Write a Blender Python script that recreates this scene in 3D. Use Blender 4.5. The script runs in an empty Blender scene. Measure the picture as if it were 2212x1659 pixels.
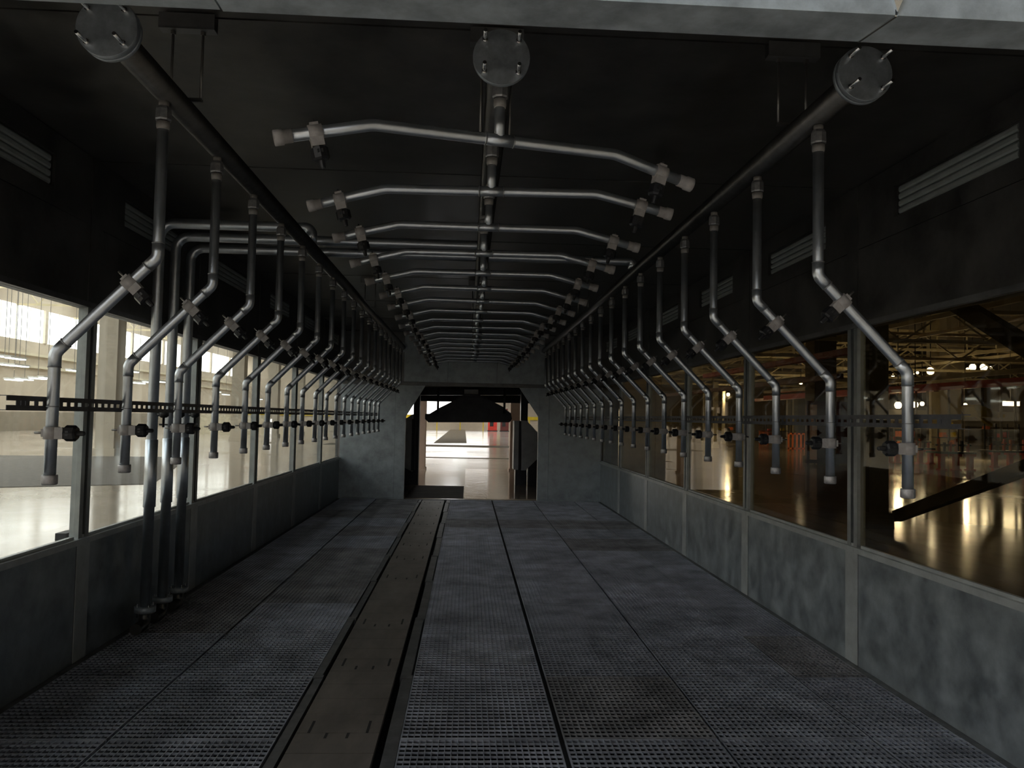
import bpy, bmesh, math, random
from math import sin, cos, pi, radians, sqrt
from mathutils import Vector, Matrix
random.seed(7)
C = bpy.context.scene.collection

# ---------------------------------------------------------------- camera
F = 1700.0
YAW, PITCH, ROLL = -.0555, .0434, .0199
CAM = Vector((-.0904, 0, 1.6445))
fw = Vector((-sin(YAW)*cos(PITCH), cos(YAW)*cos(PITCH), sin(PITCH)))
r0 = Vector((cos(YAW), sin(YAW), 0)); u0 = r0.cross(fw)
rt = r0*cos(ROLL) + u0*sin(ROLL); up = -r0*sin(ROLL) + u0*cos(ROLL)
cd = bpy.data.cameras.new('camera'); cam = bpy.data.objects.new('camera', cd); C.objects.link(cam)
cd.sensor_width = 36; cd.lens = F*36/2212; cd.clip_start = .05; cd.clip_end = 400
cam.matrix_world = Matrix(((rt.x, up.x, -fw.x, CAM.x), (rt.y, up.y, -fw.y, CAM.y), (rt.z, up.z, -fw.z, CAM.z), (0, 0, 0, 1)))
bpy.context.scene.camera = cam
def ray(px, py): return fw + rt*((px-1106)/F) + up*((829.5-py)/F)
def G(px, py, z=0): d = ray(px, py); return CAM + d*((z-CAM.z)/d.z)      # pixel -> point on a level
def A(px, py, Y): d = ray(px, py); return CAM + d*(Y/d.y)                # pixel -> point on a cross plane
def AX(px, py, X): d = ray(px, py); return CAM + d*((X-CAM.x)/d.x)

# ---------------------------------------------------------------- world, exposure
W = bpy.data.worlds.new('world'); bpy.context.scene.world = W; W.use_nodes = True
W.node_tree.nodes['Background'].inputs[0].default_value = (.75, .85, 1, 1)
W.node_tree.nodes['Background'].inputs[1].default_value = .4
vs = bpy.context.scene.view_settings
vs.view_transform = 'Standard'; vs.look = 'None'; vs.exposure = 0.0; vs.gamma = 1; vs.use_curve_mapping = False
WIN_E = 3.4      # glazing of the hall's clerestory
ROOF_FILL_E = 6.6      # unseen roof panels added as fill for the bright hall
FRONT_FILL_E = 8.0    # unseen roof panels added to light the tunnel entrance
REAR_FILL_E = .9     # glowing panes added behind the photographer, out of view
LAMP_E = 25.0    # hall lamps

# ---------------------------------------------------------------- materials
def mat(name, col, metallic=0.0, rough=.5, var=0.0, scale=6.0, bump=0.0, bscale=40.0, col2=None, stretch=None, rvar=0.0, emit=None, spec=None):
    m = bpy.data.materials.new(name); m.use_nodes = True
    nt = m.node_tree; b = nt.nodes['Principled BSDF']
    b.inputs['Base Color'].default_value = (*col, 1); b.inputs['Metallic'].default_value = metallic; b.inputs['Roughness'].default_value = rough
    if spec is not None: b.inputs['Specular IOR Level'].default_value = spec
    if emit: b.inputs['Emission Color'].default_value = (*emit[0], 1); b.inputs['Emission Strength'].default_value = emit[1]
    if var or bump or rvar:
        tc = nt.nodes.new('ShaderNodeTexCoord'); mp = nt.nodes.new('ShaderNodeMapping')
        geo = nt.nodes.new('ShaderNodeNewGeometry')
        nt.links.new(geo.outputs['Position'], mp.inputs['Vector'])
        if stretch: mp.inputs['Scale'].default_value = stretch
        n = nt.nodes.new('ShaderNodeTexNoise'); n.inputs['Scale'].default_value = scale; n.inputs['Detail'].default_value = 6; n.inputs['Roughness'].default_value = .65
        nt.links.new(mp.outputs[0], n.inputs['Vector'])
        if var:
            r = nt.nodes.new('ShaderNodeValToRGB')
            c2 = col2 or tuple(min(1, c*(1+var)) for c in col); c1 = tuple(c*(1-var) for c in col) if not col2 else col
            r.color_ramp.elements[0].position = .32; r.color_ramp.elements[1].position = .68
            r.color_ramp.elements[0].color = (*c1, 1); r.color_ramp.elements[1].color = (*c2, 1)
            nt.links.new(n.outputs['Fac'], r.inputs[0]); nt.links.new(r.outputs[0], b.inputs['Base Color'])
        if rvar:
            mr = nt.nodes.new('ShaderNodeMapRange'); mr.inputs['To Min'].default_value = max(.02, rough-rvar); mr.inputs['To Max'].default_value = rough+rvar
            mr.inputs['From Min'].default_value = .3; mr.inputs['From Max'].default_value = .7
            nt.links.new(n.outputs['Fac'], mr.inputs[0]); nt.links.new(mr.outputs[0], b.inputs['Roughness'])
        if bump:
            n2 = nt.nodes.new('ShaderNodeTexNoise'); n2.inputs['Scale'].default_value = bscale; n2.inputs['Detail'].default_value = 3
            nt.links.new(mp.outputs[0], n2.inputs['Vector'])
            bp = nt.nodes.new('ShaderNodeBump'); bp.inputs['Strength'].default_value = bump; bp.inputs['Distance'].default_value = .02
            nt.links.new(n2.outputs['Fac'], bp.inputs['Height']); nt.links.new(bp.outputs[0], b.inputs['Normal'])
    return m
def glass(name, tint, refl=1.0):
    m = bpy.data.materials.new(name); m.use_nodes = True; nt = m.node_tree
    for n in list(nt.nodes):
        if n.type != 'OUTPUT_MATERIAL': nt.nodes.remove(n)
    out = [n for n in nt.nodes if n.type == 'OUTPUT_MATERIAL'][0]
    t = nt.nodes.new('ShaderNodeBsdfTransparent'); t.inputs[0].default_value = (*tint, 1)
    g = nt.nodes.new('ShaderNodeBsdfGlossy'); g.inputs[0].default_value = (refl, refl, refl, 1); g.inputs['Roughness'].default_value = .02
    lw = nt.nodes.new('ShaderNodeLayerWeight'); lw.inputs[0].default_value = .5
    pw = nt.nodes.new('ShaderNodeMath'); pw.operation = 'POWER'; pw.inputs[1].default_value = 5
    f = nt.nodes.new('ShaderNodeMath'); f.operation = 'MULTIPLY_ADD'; f.inputs[1].default_value = .85; f.inputs[2].default_value = .035
    nt.links.new(lw.outputs['Facing'], pw.inputs[0]); nt.links.new(pw.outputs[0], f.inputs[0])
    mx = nt.nodes.new('ShaderNodeMixShader')
    nt.links.new(f.outputs[0], mx.inputs[0]); nt.links.new(t.outputs[0], mx.inputs[1]); nt.links.new(g.outputs[0], mx.inputs[2]); nt.links.new(mx.outputs[0], out.inputs[0])
    return m
M = dict(
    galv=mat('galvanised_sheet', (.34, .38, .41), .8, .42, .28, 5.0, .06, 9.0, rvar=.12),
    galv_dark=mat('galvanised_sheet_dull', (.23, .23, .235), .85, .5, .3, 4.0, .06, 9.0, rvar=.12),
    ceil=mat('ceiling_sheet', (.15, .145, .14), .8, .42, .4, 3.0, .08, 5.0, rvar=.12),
    beam=mat('galvanised_beam', (.40, .45, .49), .25, .5, .3, 9.0, .05, 30.0, rvar=.1),
    pipe=mat('galvanised_pipe', (.62, .66, .71), .92, .33, .10, 14.0, rvar=.03),
    header=mat('header_pipe_steel', (.085, .083, .08), .9, .38, .2, 14.0, rvar=.03),
    flange=mat('flange_steel', (.40, .44, .48), .6, .5, .25, 18.0),
    bolt=mat('bright_bolt', (.85, .85, .85), 1.0, .25),
    union=mat('union_casting', (.36, .36, .37), .8, .5, .2, 60.0),
    collar=mat('thread_sealed_collar', (.38, .36, .34), .2, .6, .15, 80.0),
    clamp=mat('pale_clamp', (.36, .34, .33), .0, .5, .12, 60.0),
    black=mat('black_plastic', (.012, .012, .014), .0, .38),
    cap=mat('pipe_cap', (.42, .41, .42), .7, .5, .2, 70.0),
    strut=mat('strut_channel', (.10, .10, .11), .7, .5, .2, 30.0),
    rod=mat('hanger_rod', (.25, .24, .23), .9, .45),
    grate=mat('grating_steel', (.40, .42, .48), .7, .5, .35, 3.0),
    slat=mat('worn_conveyor_plate', (.150, .130, .118), .25, .5, .3, 5.0, .05, 30.0, stretch=(1, .35, 1)),
    rail=mat('guide_plate', (.14, .14, .145), .6, .5, .3, 8.0),
    strip=mat('bright_cover_strip', (.50, .53, .54), .6, .42, .15, 6.0),
    lane=mat('dirty_lane', (.055, .04, .034), 0, .75, .4, 3.0),
    grate_l=mat('grating_steel_clean', (.46, .48, .55), .7, .5, .35, 3.0),
    grate_d=mat('grating_steel_stained', (.31, .31, .33), .6, .55, .4, 3.0),
    farwin=mat('daylit_far_glazing', (1, 1, 1), 0, .5, emit=((1, .99, .97), 3.0)),
    slot=mat('dark_slot', (.008, .008, .008), 0, .8),
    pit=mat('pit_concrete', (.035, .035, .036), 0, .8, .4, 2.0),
    tray=mat('pale_tray', (.55, .54, .52), .3, .45, .12, 6.0),
    mull=mat('mullion_steel', (.34, .36, .36), .75, .42, .15, 10.0),
    rub=mat('glazing_rubber', (.012, .016, .018), 0, .5),
    tube=mat('unlit_tube_cover', (.38, .41, .40), .1, .5, .1, 10.0),
    hallfloor=mat('polished_hall_floor', (.50, .435, .36), 0, .13, .10, .25, .035, 1.2, rvar=.04, spec=.6),
    hallwall=mat('hall_wall_paint', (.62, .54, .43), 0, .7, .08, .3),
    hallroof=mat('hall_roof_deck', (.30, .26, .20), 0, .8, .1, .5),
    concrete=mat('concrete_column', (.60, .54, .44), 0, .8, .08, 1.0),
    truss=mat('truss_paint', (.70, .62, .42), 0, .6, .1, 2.0),
    red=mat('red_paint', (.75, .06, .04), 0, .45, .15, 2.0),
    dred=mat('dark_red_paint', (.16, .035, .028), 0, .5, .2, 2.0),
    orange=mat('orange_paint', (.72, .17, .04), 0, .5, .15, 3.0),
    yellow=mat('yellow_paint', (.80, .60, .03), 0, .5, .1, 2.0),
    white=mat('white_paint', (.75, .74, .70), 0, .5, .05, 2.0),
    cream=mat('cream_paint', (.72, .66, .50), 0, .6, .06, 2.0),
    brown=mat('brown_steel', (.20, .165, .11), .1, .75, .15, 3.0, spec=.15),
    dark=mat('dark_machine', (.035, .035, .035), .2, .5, .3, 4.0),
    hood=mat('dark_hood_steel', (.03, .03, .034), .6, .35, .3, 6.0),
    plate=mat('dryer_plate', (.38, .39, .40), .7, .45, .15, 4.0),
    pinkpost=mat('beige_post', (.58, .43, .33), 0, .7, .1, 2.0),
    mat=mat('dark_floor_mesh', (.17, .15, .125), 0, .7, .3, 8.0),
    wet=mat('wet_floor_sheet', (.45, .36, .28), .1, .09, .15, 2.0, .12, 3.0, stretch=(.6, 5, 1)),
    lamp=mat('lit_lamp', (1, 1, 1), 0, .5, emit=((1, .97, .92), LAMP_E)),
    tubelit=mat('lit_fluorescent', (1, 1, 1), 0, .5, emit=((.95, 1, .95), 3.5)),
    window=mat('daylit_glazing', (1, 1, 1), 0, .5, emit=((1, .99, .97), WIN_E)),
    rear_fill=mat('rear_fill_panel', (1, 1, 1), 0, .5, emit=((.86, .94, 1), REAR_FILL_E)),
    roof_fill=mat('roof_fill_panel', (1, 1, 1), 0, .5, emit=((.93, .97, 1), ROOF_FILL_E)),
    front_fill=mat('front_fill_panel', (1, 1, 1), 0, .5, emit=((.78, .9, 1), FRONT_FILL_E)),
    glass=glass('clear_glass', (.88, .90, .88)),
    glassb=glass('brownish_glass', (.66, .59, .44)),
)

# ---------------------------------------------------------------- mesh helpers
def box(bm, x0, x1, y0, y1, z0, z1):
    v = [bm.verts.new(p) for p in ((x0,y0,z0),(x1,y0,z0),(x1,y1,z0),(x0,y1,z0),(x0,y0,z1),(x1,y0,z1),(x1,y1,z1),(x0,y1,z1))]
    for f in ((0,3,2,1),(4,5,6,7),(0,1,5,4),(1,2,6,5),(2,3,7,6),(3,0,4,7)): bm.faces.new([v[i] for i in f])
def ring(bm, c, n, r, seg, ref=None, ph=0.0):
    n = n.normalized()
    if ref is None or abs(ref.normalized().dot(n)) > .98: ref = Vector((0,0,1)) if abs(n.z) < .9 else Vector((1,0,0))
    a = (ref - n*ref.dot(n)).normalized(); b = n.cross(a)
    return [bm.verts.new(c + (a*cos(2*pi*i/seg+ph) + b*sin(2*pi*i/seg+ph))*r) for i in range(seg)]
def skin(bm, rings, cap=True, smooth=True):
    for A_, B_ in zip(rings, rings[1:]):
        k = len(A_)
        for i in range(k):
            f = bm.faces.new((A_[i], A_[(i+1) % k], B_[(i+1) % k], B_[i])); f.smooth = smooth
    if cap: bm.faces.new(list(reversed(rings[0]))); bm.faces.new(rings[-1])
def cyl(bm, p0, p1, r, seg=14, r1=None, smooth=True, ph=0.0):
    p0, p1 = Vector(p0), Vector(p1); d = p1-p0
    skin(bm, [ring(bm, p0, d, r, seg, ph=ph), ring(bm, p1, d, r if r1 is None else r1, seg, ph=ph)], smooth=smooth)
def lathe(bm, p0, d, prof, seg=14, smooth=True, ph=0.0):
    p0, d = Vector(p0), Vector(d).normalized()
    skin(bm, [ring(bm, p0+d*t, d, max(r, 1e-4), seg, ph=ph) for t, r in prof], smooth=smooth)
def fillet(pts, fr):
    pts = [Vector(p) for p in pts]; out = [pts[0]]
    for i in range(1, len(pts)-1):
        p = pts[i]; a = (pts[i-1]-p).normalized(); b = (pts[i+1]-p).normalized()
        ang = a.angle(b); t = min(fr/math.tan(ang/2), (pts[i-1]-p).length*.49, (pts[i+1]-p).length*.49); R = t*math.tan(ang/2)
        c = p + (a+b).normalized()*(R/sin(ang/2)); n = max(4, int((pi-ang)/.16))
        s = p+a*t-c; e = p+b*t-c; tot = s.angle(e); ax = s.cross(e).normalized()
        for k in range(n+1): out.append(c + Matrix.Rotation(tot*k/n, 3, ax) @ s)
    out.append(pts[-1]); return out
def sweep(bm, pts, r, seg=14, fr=None, cap=True):
    P = fillet(pts, fr) if fr else [Vector(p) for p in pts]
    ref = None; rings = []
    for i, p in enumerate(P):
        d = (P[min(i+1, len(P)-1)] - P[max(i-1, 0)]).normalized()
        if ref is None: ref = Vector((0,1,0)) if abs(d.y) < .9 else Vector((0,0,1))
        ref = (ref - d*ref.dot(d)).normalized()
        rings.append(ring(bm, p, d, r, seg, ref))
    skin(bm, rings, cap)
def bar(bm, p0, p1, w, h, upv=(0,0,1)):
    p0, p1 = Vector(p0), Vector(p1); d = (p1-p0).normalized(); u = Vector(upv)
    if abs(u.dot(d)) > .98: u = Vector((0,1,0))
    s = d.cross(u).normalized(); u = s.cross(d)
    v = [bm.verts.new(p + s*(a*w/2) + u*(b*h/2)) for p in (p0, p1) for a, b in ((-1,-1),(1,-1),(1,1),(-1,1))]
    for f in ((0,1,2,3),(7,6,5,4),(0,4,5,1),(1,5,6,2),(2,6,7,3),(3,7,4,0)): bm.faces.new([v[i] for i in f])
def prism(bm, poly, axis, a, b):
    # poly of 2-D points extruded along axis ('x','y','z') from a to b
    def P(u, v, t): return {'x': (t, u, v), 'y': (u, t, v), 'z': (u, v, t)}[axis]
    A_ = [bm.verts.new(P(u, v, a)) for u, v in poly]; B_ = [bm.verts.new(P(u, v, b)) for u, v in poly]
    n = len(poly)
    for i in range(n): bm.faces.new((A_[i], A_[(i+1) % n], B_[(i+1) % n], B_[i]))
    bm.faces.new(list(reversed(A_))); bm.faces.new(B_)
def mesh(name, bm, m):
    bmesh.ops.recalc_face_normals(bm, faces=bm.faces)
    me = bpy.data.meshes.new(name); bm.to_mesh(me); bm.free(); me.materials.append(M[m]); return me
def obj(name, bm, m, parent=None, loc=None):
    me = mesh(name, bm, m) if isinstance(bm, bmesh.types.BMesh) else bm
    o = bpy.data.objects.new(name, me); C.objects.link(o)
    if parent: o.parent = parent
    if loc is not None: o.location = loc
    return o
def mk(fn, *a, **k): bm = bmesh.new(); fn(bm, *a, **k); return bm
def B(*a): return mk(box, *a)
def tag(o, label, cat, group=None, kind=None):
    o['label'] = label; o['category'] = cat
    if group: o['group'] = group
    if kind: o['kind'] = kind
    return o
def thing(name, label, cat, loc=(0,0,0), rz=0, group=None, kind=None):
    o = bpy.data.objects.new(name, None); C.objects.link(o); o.location = loc; o.rotation_euler = (0,0,rz); o.empty_display_size = .05
    return tag(o, label, cat, group, kind)
def struct(name, label, cat='wall'):
    o = thing(name, label, cat); o['kind'] = 'structure'; return o
def dup(root, loc, rz=0):
    r = root.copy(); C.objects.link(r); r.location = loc; r.rotation_euler = (0,0,rz)
    for ch in list(root.children):
        c = ch.copy(); C.objects.link(c); c.parent = r
        for g in list(ch.children):
            d = g.copy(); C.objects.link(d); d.parent = c
    return r

# ================================================================ SETTING: the tunnel
Wd = 2.614; SILL = .819; WT = 2.322; ZC = 3.32; Y0 = 2.15; YE = 15.84
edges = [Y0] + [3.221 + 2.119*k for k in range(6)] + [YE]
# ---- ceiling of lapped sheets
ceil = struct('ceiling', 'dark galvanised sheet ceiling of the spray tunnel', 'ceiling')
y = 3.35 - 1.024*1
ys = [Y0]
while y < YE:
    if y > Y0+.1: ys.append(y)
    y += 1.024
ys.append(YE)
for i, (a, b) in enumerate(zip(ys, ys[1:])):
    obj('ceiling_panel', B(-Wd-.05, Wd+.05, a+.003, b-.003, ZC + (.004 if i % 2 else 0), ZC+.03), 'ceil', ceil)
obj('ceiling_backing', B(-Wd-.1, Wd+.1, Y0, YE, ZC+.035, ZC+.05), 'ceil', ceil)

# ---- long walls
def long_wall(s, name, label):
    w = struct(name, label)
    def bx(x0, x1, *r): a, b = sorted((s*x0, s*x1)); return B(a, b, *r)
    for i, (a, b) in enumerate(zip(edges, edges[1:])):
        obj('lower_panel', bx(Wd, Wd+.02, a+(.156 if i else .002), b-(.026 if b < YE else .002), -.25, .775), 'galv', w)
        r = obj('sill_rail', bx(Wd-.022, Wd+.09, a+.001, b-.001, .762, .80), 'strip', w)
        obj('glazing_bead', bx(Wd+.005, Wd+.03, a+.05, b-.05, .80, SILL), 'strip', r)
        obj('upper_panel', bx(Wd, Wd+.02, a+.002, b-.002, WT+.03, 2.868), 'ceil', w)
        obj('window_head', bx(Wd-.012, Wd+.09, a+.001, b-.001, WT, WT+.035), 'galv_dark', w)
        # strip below the ceiling, with an opening for the light fitting
        bm = bmesh.new(); X0, X1 = sorted((s*Wd, s*(Wd+.02)))
        m = (a+b)/2; l = .575
        if 0 < i < len(edges)-1 and b-a > 1.8:
            box(bm, X0, X1, a+.002, m-l, 2.872, ZC); box(bm, X0, X1, m+l, b-.002, 2.872, ZC)
            box(bm, X0, X1, m-l, m+l, 2.872, 2.985); box(bm, X0, X1, m-l, m+l, 3.185, ZC)
        else: box(bm, X0, X1, a+.002, b-.002, 2.872, ZC)
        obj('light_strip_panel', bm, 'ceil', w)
    for e in edges[1:-1]:
        obj('cover_strip', bx(Wd-.006, Wd, e-.02, e+.15, 0, .762), 'strip', w)
        obj('upper_cover_strip', bx(Wd-.006, Wd, e-.02, e+.13, WT+.04, ZC), 'ceil', w)
        p = obj('mullion', bx(Wd+.0, Wd+.06, e-.005, e+.045, .80, WT), 'mull', w)
        obj('mullion', bx(Wd+.0, Wd+.06, e+.085, e+.135, .80, WT), 'mull', w)
        obj('glazing_rubber', bx(Wd+.02, Wd+.05, e+.045, e+.085, .80, WT), 'rub', w)
    obj('lower_skin', bx(Wd+.022, Wd+.04, Y0, YE, -.25, .775), 'ceil', w)
    obj('outer_skin', bx(Wd+.10, Wd+.115, Y0, YE, 2.40, ZC+.05), 'galv_dark', w)
    return w
long_wall(-1, 'wall_left', 'glazed steel tunnel wall facing the bright daylit hall')
long_wall(1, 'wall_right', 'glazed steel tunnel wall facing the dim hall with red beams')
n = 0
for s, gm, side in ((-1, 'glass', 'bright daylit hall'), (1, 'glassb', 'dim hall with red beams')):
    for i, (a, b) in enumerate(zip(edges, edges[1:])):
        n += 1
        x0, x1 = sorted((s*(Wd+.024), s*(Wd+.030)))
        o = obj('window_%d' % n, B(x0, x1, a+(.12 if i else .01), b+.0, SILL-.01, WT), gm)
        tag(o, 'fixed glass pane towards the %s, %s from the entrance beam' % (side, 'first second third fourth fifth sixth seventh'.split()[i]), 'window', 'panes towards the %s' % side, 'structure')

# ---- end wall
ew = struct('wall_back', 'galvanised end wall of the tunnel with a gated opening')
OX0, OX1, OZ = -1.325, 1.335, 2.27
obj('side_panel', B(-Wd, -1.535, YE, YE+.02, .0, 2.33), 'galv', ew)
obj('side_panel', B(1.553, Wd, YE, YE+.02, .0, 2.33), 'galv', ew)
obj('jamb_post', B(-1.531, OX0, YE-.012, YE+.09, .0, 2.26), 'galv', ew)
obj('jamb_post', B(OX1, 1.549, YE-.012, YE+.09, .0, 2.26), 'galv', ew)
obj('gusset', mk(prism, [(OX0, 2.26), (-.945, 2.26), (OX0, 1.63)], 'y', YE-.006, YE+.012), 'galv', ew)
obj('gusset', mk(prism, [(OX1, 2.26), (.94, 2.26), (OX1, 1.68)], 'y', YE-.006, YE+.012), 'galv', ew)
for a, b, d in ((-Wd, -1.385, .0), (-1.38, -.506, -.012), (-.50, .482, .004), (.488, 1.44, -.012), (1.445, Wd, .0)):
    obj('head_panel', B(a, b, YE+d, YE+d+.02, 2.335, ZC), 'galv' if -1.4 < a < 1.4 else 'galv_dark', ew)
obj('lintel_strip', B(-Wd, Wd, YE-.02, YE+.06, 2.262, 2.331), 'galv_dark', ew)
obj('base_strip', B(-Wd, OX0, YE-.05, YE+.02, -.02, .02), 'galv', ew)
obj('base_strip', B(OX1, Wd, YE-.05, YE+.02, -.02, .02), 'galv', ew)
obj('threshold', B(OX0, OX1, YE-.05, YE+.10, -.04, -.004), 'rail', ew)

for a, b, z0, z1 in ((-Wd-.1, OX0-.02, 0, 2.4), (OX1+.02, Wd+.1, 0, 2.4), (-Wd-.1, Wd+.1, 2.30, ZC+.05)):
    obj('leak_stop_sheet', B(a, b, YE+.095, YE+.115, z0, z1), 'ceil', ew)  # added behind the end wall to stop light leaking through its joints
# ---- entrance beam
eb = struct('trim_1', 'galvanised box beam across the head of the tunnel entrance', 'beam')
BZ = 2.70; BY0, BY1 = 1.924, 2.07
obj('beam_section', B(-2.75, -.765, BY0, BY1, BZ+.004, BZ+.30), 'beam', eb)
obj('beam_section', mk(prism, [(-.757, BY0), (.985, BY0), (.957, BY1), (-.757, BY1)], 'z', BZ, BZ+.30), 'beam', eb)
obj('beam_section', mk(prism, [(.993, BY0), (2.75, BY0), (2.75, BY1), (.965, BY1)], 'z', BZ-.001, BZ+.30), 'beam', eb)
obj('weld_seam', mk(bar, (.989, BY0+.002, BZ-.001), (.961, BY1-.002, BZ-.001), .007, .004), 'bolt', eb)
obj('corner_fold', mk(prism, [(.96, BZ+.10), (.988, BZ+.006), (1.03, BZ+.10), (.99, BZ+.035)], 'y', BY0-.006, BY0), 'bolt', eb)
obj('fascia', B(-2.75, 2.75, BY1, BY1+.07, BZ+.06, ZC+.05), 'galv_dark', eb)
for s in (-1, 1):
    obj('entrance_post', B(*sorted((s*(Wd+.0), s*(Wd+.136))), BY0, BY1+.06, 0, BZ+.30), 'beam', eb)

# ---- floor: gratings on a dark pit, conveyor lane
fl = struct('floor', 'steel grating floor of the spray tunnel', 'floor')
cols = [(-2.56, -1.858), (-1.838, -1.022), (-.395, .414), (.446, 1.243), (1.261, 2.062), (2.078, 2.56)]
def grating(w, l):
    bm = bmesh.new(); t = .0022
    nx = max(2, int(round(w/.033))); ny = int(round(l/.05))
    for i in range(nx+1):
        x = t + (w-2*t)*i/nx; tt = t if 0 < i < nx else .003
        box(bm, x-tt, x+tt, 0, l, -.022, 0)
    for j in range(ny+1):
        yy = t + (l-2*t)*j/ny; h = -.010 if 0 < j < ny else -.022
        tt = .0025 if 0 < j < ny else .003
        box(bm, 0, w, yy-tt, yy+tt, h, .0006)
    return bm
jy = [2.17] + [3.14 + .97*k for k in range(13)] + [15.78]
cache = {}
for a, b in cols:
    for p, q in zip(jy, jy[1:]):
        m_ = random.choice(('grate', 'grate', 'grate', 'grate_l', 'grate_d')); k = (round(b-a, 3), round(q-p-.012, 3), m_)
        if k not in cache: cache[k] = mesh('grating', grating(*k[:2]), m_)
        obj('grating_panel', cache[k], None, fl, (a, p+.006, random.choice((0, 0, 0, -.003, .002))))
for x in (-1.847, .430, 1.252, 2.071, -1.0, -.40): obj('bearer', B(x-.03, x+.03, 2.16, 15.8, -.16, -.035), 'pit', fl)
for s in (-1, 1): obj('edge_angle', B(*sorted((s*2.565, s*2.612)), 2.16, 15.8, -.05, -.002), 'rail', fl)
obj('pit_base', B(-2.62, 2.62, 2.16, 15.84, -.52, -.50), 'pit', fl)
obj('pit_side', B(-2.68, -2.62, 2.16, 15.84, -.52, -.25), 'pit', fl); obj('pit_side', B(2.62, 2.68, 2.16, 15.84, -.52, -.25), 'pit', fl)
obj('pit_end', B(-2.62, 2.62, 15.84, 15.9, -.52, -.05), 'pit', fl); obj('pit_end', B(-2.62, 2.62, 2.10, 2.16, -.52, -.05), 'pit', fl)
for x0, x1, a, b in ((-.19, .40, 5.44, 6.36), (-.27, .40, 8.39, 9.2), (.46, 1.2, 8.34, 9.2), (.27, .40, 6.47, 7.29), (-.2, .4, 10.2, 11.0), (-.1, .4, 12.2, 12.9), (1.3, 2.0, 10.3, 11.0)):
    obj('catch_tray', B(x0, x1, a, b, -.034, -.028), 'tray', fl)
# conveyor lane
cv = thing('slat_conveyor', 'worn brown slat conveyor running down the tunnel between gratings', 'conveyor', (-.726, 2.2, 0))
sm = mesh('slat', B(-.214, .214, .002, .247, -.03, 0), 'slat')
for k in range(54): obj('slat', sm, None, cv, (0, .25*k, -.004))
sl_long = mesh('drive_slot', B(-.007, .007, 0, .16, -.004, .0008), 'slot'); sl_short = mesh('drive_slot', B(-.007, .007, -.07, 0, -.004, .0008), 'slot')
for yy in (2.0, 3.1, 4.15, 5.95, 7.05, 8.0, 9.0, 10.0, 11.0, 12.0, 13.0):
    for x in (-.15, .15): obj('drive_slot', sl_long, None, cv, (x, yy, -.004))
    for x in (-.055, .055): obj('drive_slot', sl_short, None, cv, (x, yy, -.004))
gm_ = 0
for x0, x1, lab in ((-1.012, -.962, 'steel guide plates edging the conveyor on its wide-grating side'), (-.472, -.405, 'steel guide plates edging the conveyor next to the trays')):
    g = thing('conveyor_guide', lab, 'guide rail', ((x0+x1)/2, 2.2, 0))
    yy = 0; k = 0
    while yy < 13.5:
        l = min(1.45, 13.58-yy); o = .006 if k % 2 else -.006
        obj('guide_plate', B((x0-x1)/2+o, (x1-x0)/2+o, yy+.004, yy+l-.06, -.05, -.001), 'rail', g)
        obj('joint_block', B((x0-x1)/2-.006, (x1-x0)/2+.006, yy+l-.05, yy+l-.004, -.05, .003), 'rail', g)
        yy += l; k += 1

# ================================================================ PIPEWORK
NTH = 'first second third fourth fifth sixth seventh eighth ninth tenth eleventh twelfth thirteenth fourteenth fifteenth sixteenth seventeenth eighteenth'.split()
HA, HZ, HR = 1.306, 2.905, .049
YP, PP = 3.109, .6497
def flange(parent, y, bolts=True, double=True):
    f = obj('flange', mk(lathe, (0, y, 0), (0, 1, 0), [(0, .099), (.002, .1), (.018, .1), (.02, .099)], 40), 'flange', parent)
    if double: obj('flange', mk(lathe, (0, y+.026, 0), (0, 1, 0), [(0, .1), (.018, .1)], 40), 'flange', parent)
    if bolts:
        for a in (-1, 1):
            for b in (-1, 1):
                bt = obj('bolt', mk(cyl, (a*.059, y-.075, b*.056), (a*.059, y+(.05 if double else .02), b*.056), .0066, 8), 'bolt', f)
                obj('nut', mk(lathe, (a*.059, y-.011, b*.056), (0, 1, 0), [(0, .0105), (.011, .0105)], 6, False), 'bolt', f)
def header(x, lab, y0=2.655, y1=14.5, double=True):
    h = thing('header_pipe', lab, 'pipe', (x, 0, HZ))
    obj('pipe', mk(cyl, (0, y0+.02, 0), (0, y1, 0), HR, 24), 'header', h)
    flange(h, y0, True, double)
    obj('end_flange', mk(lathe, (0, y1, 0), (0, 1, 0), [(0, .09), (.02, .09)], 24), 'flange', h)
    return h
header(-HA, 'dark overhead header pipe feeding the spray pipes by the bright-hall windows', 2.61)
header(HA, 'dark overhead header pipe feeding the spray pipes by the dim-hall windows', 2.695)
header(0, 'dark overhead header pipe feeding the crosswise spray bars along the middle', 2.697, double=False)

def nozzle(parent, p, d, axis, r, bolt_len=.03):
    """clamp block round the pipe at p (pipe axis given), black nozzle pointing along d"""
    p, d, axis = Vector(p), Vector(d).normalized(), Vector(axis).normalized()
    bm = bmesh.new()
    cyl(bm, p-axis*.024, p+axis*.024, r+.0065, 16)
    s = axis.cross(d)
    bar(bm, p+d*r*.6, p+d*(r+.028), .040, .044, axis)
    bar(bm, p-d*r*.5, p-d*(r+.012), .026, .03, axis)
    c = obj('clamp', bm, 'clamp', parent)
    obj('bolt', mk(cyl, p-d*(r+.012+bolt_len), p-d*r, .0045, 6), 'rod', c)
    nz = bmesh.new(); q = p+d*(r+.028)
    lathe(nz, q, d, [(0, .021), (.006, .021), (.0061, .031), (.04, .031), (.046, .024)], 8, False)
    lathe(nz, q+d*.045, d, [(0, .011), (.026, .009), (.03, .006)], 8, False)
    bar(nz, q+d*.02+s*.03, q+d*.02-s*.03, .012, .02, axis)
    obj('nozzle', nz, 'black', parent)
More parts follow.
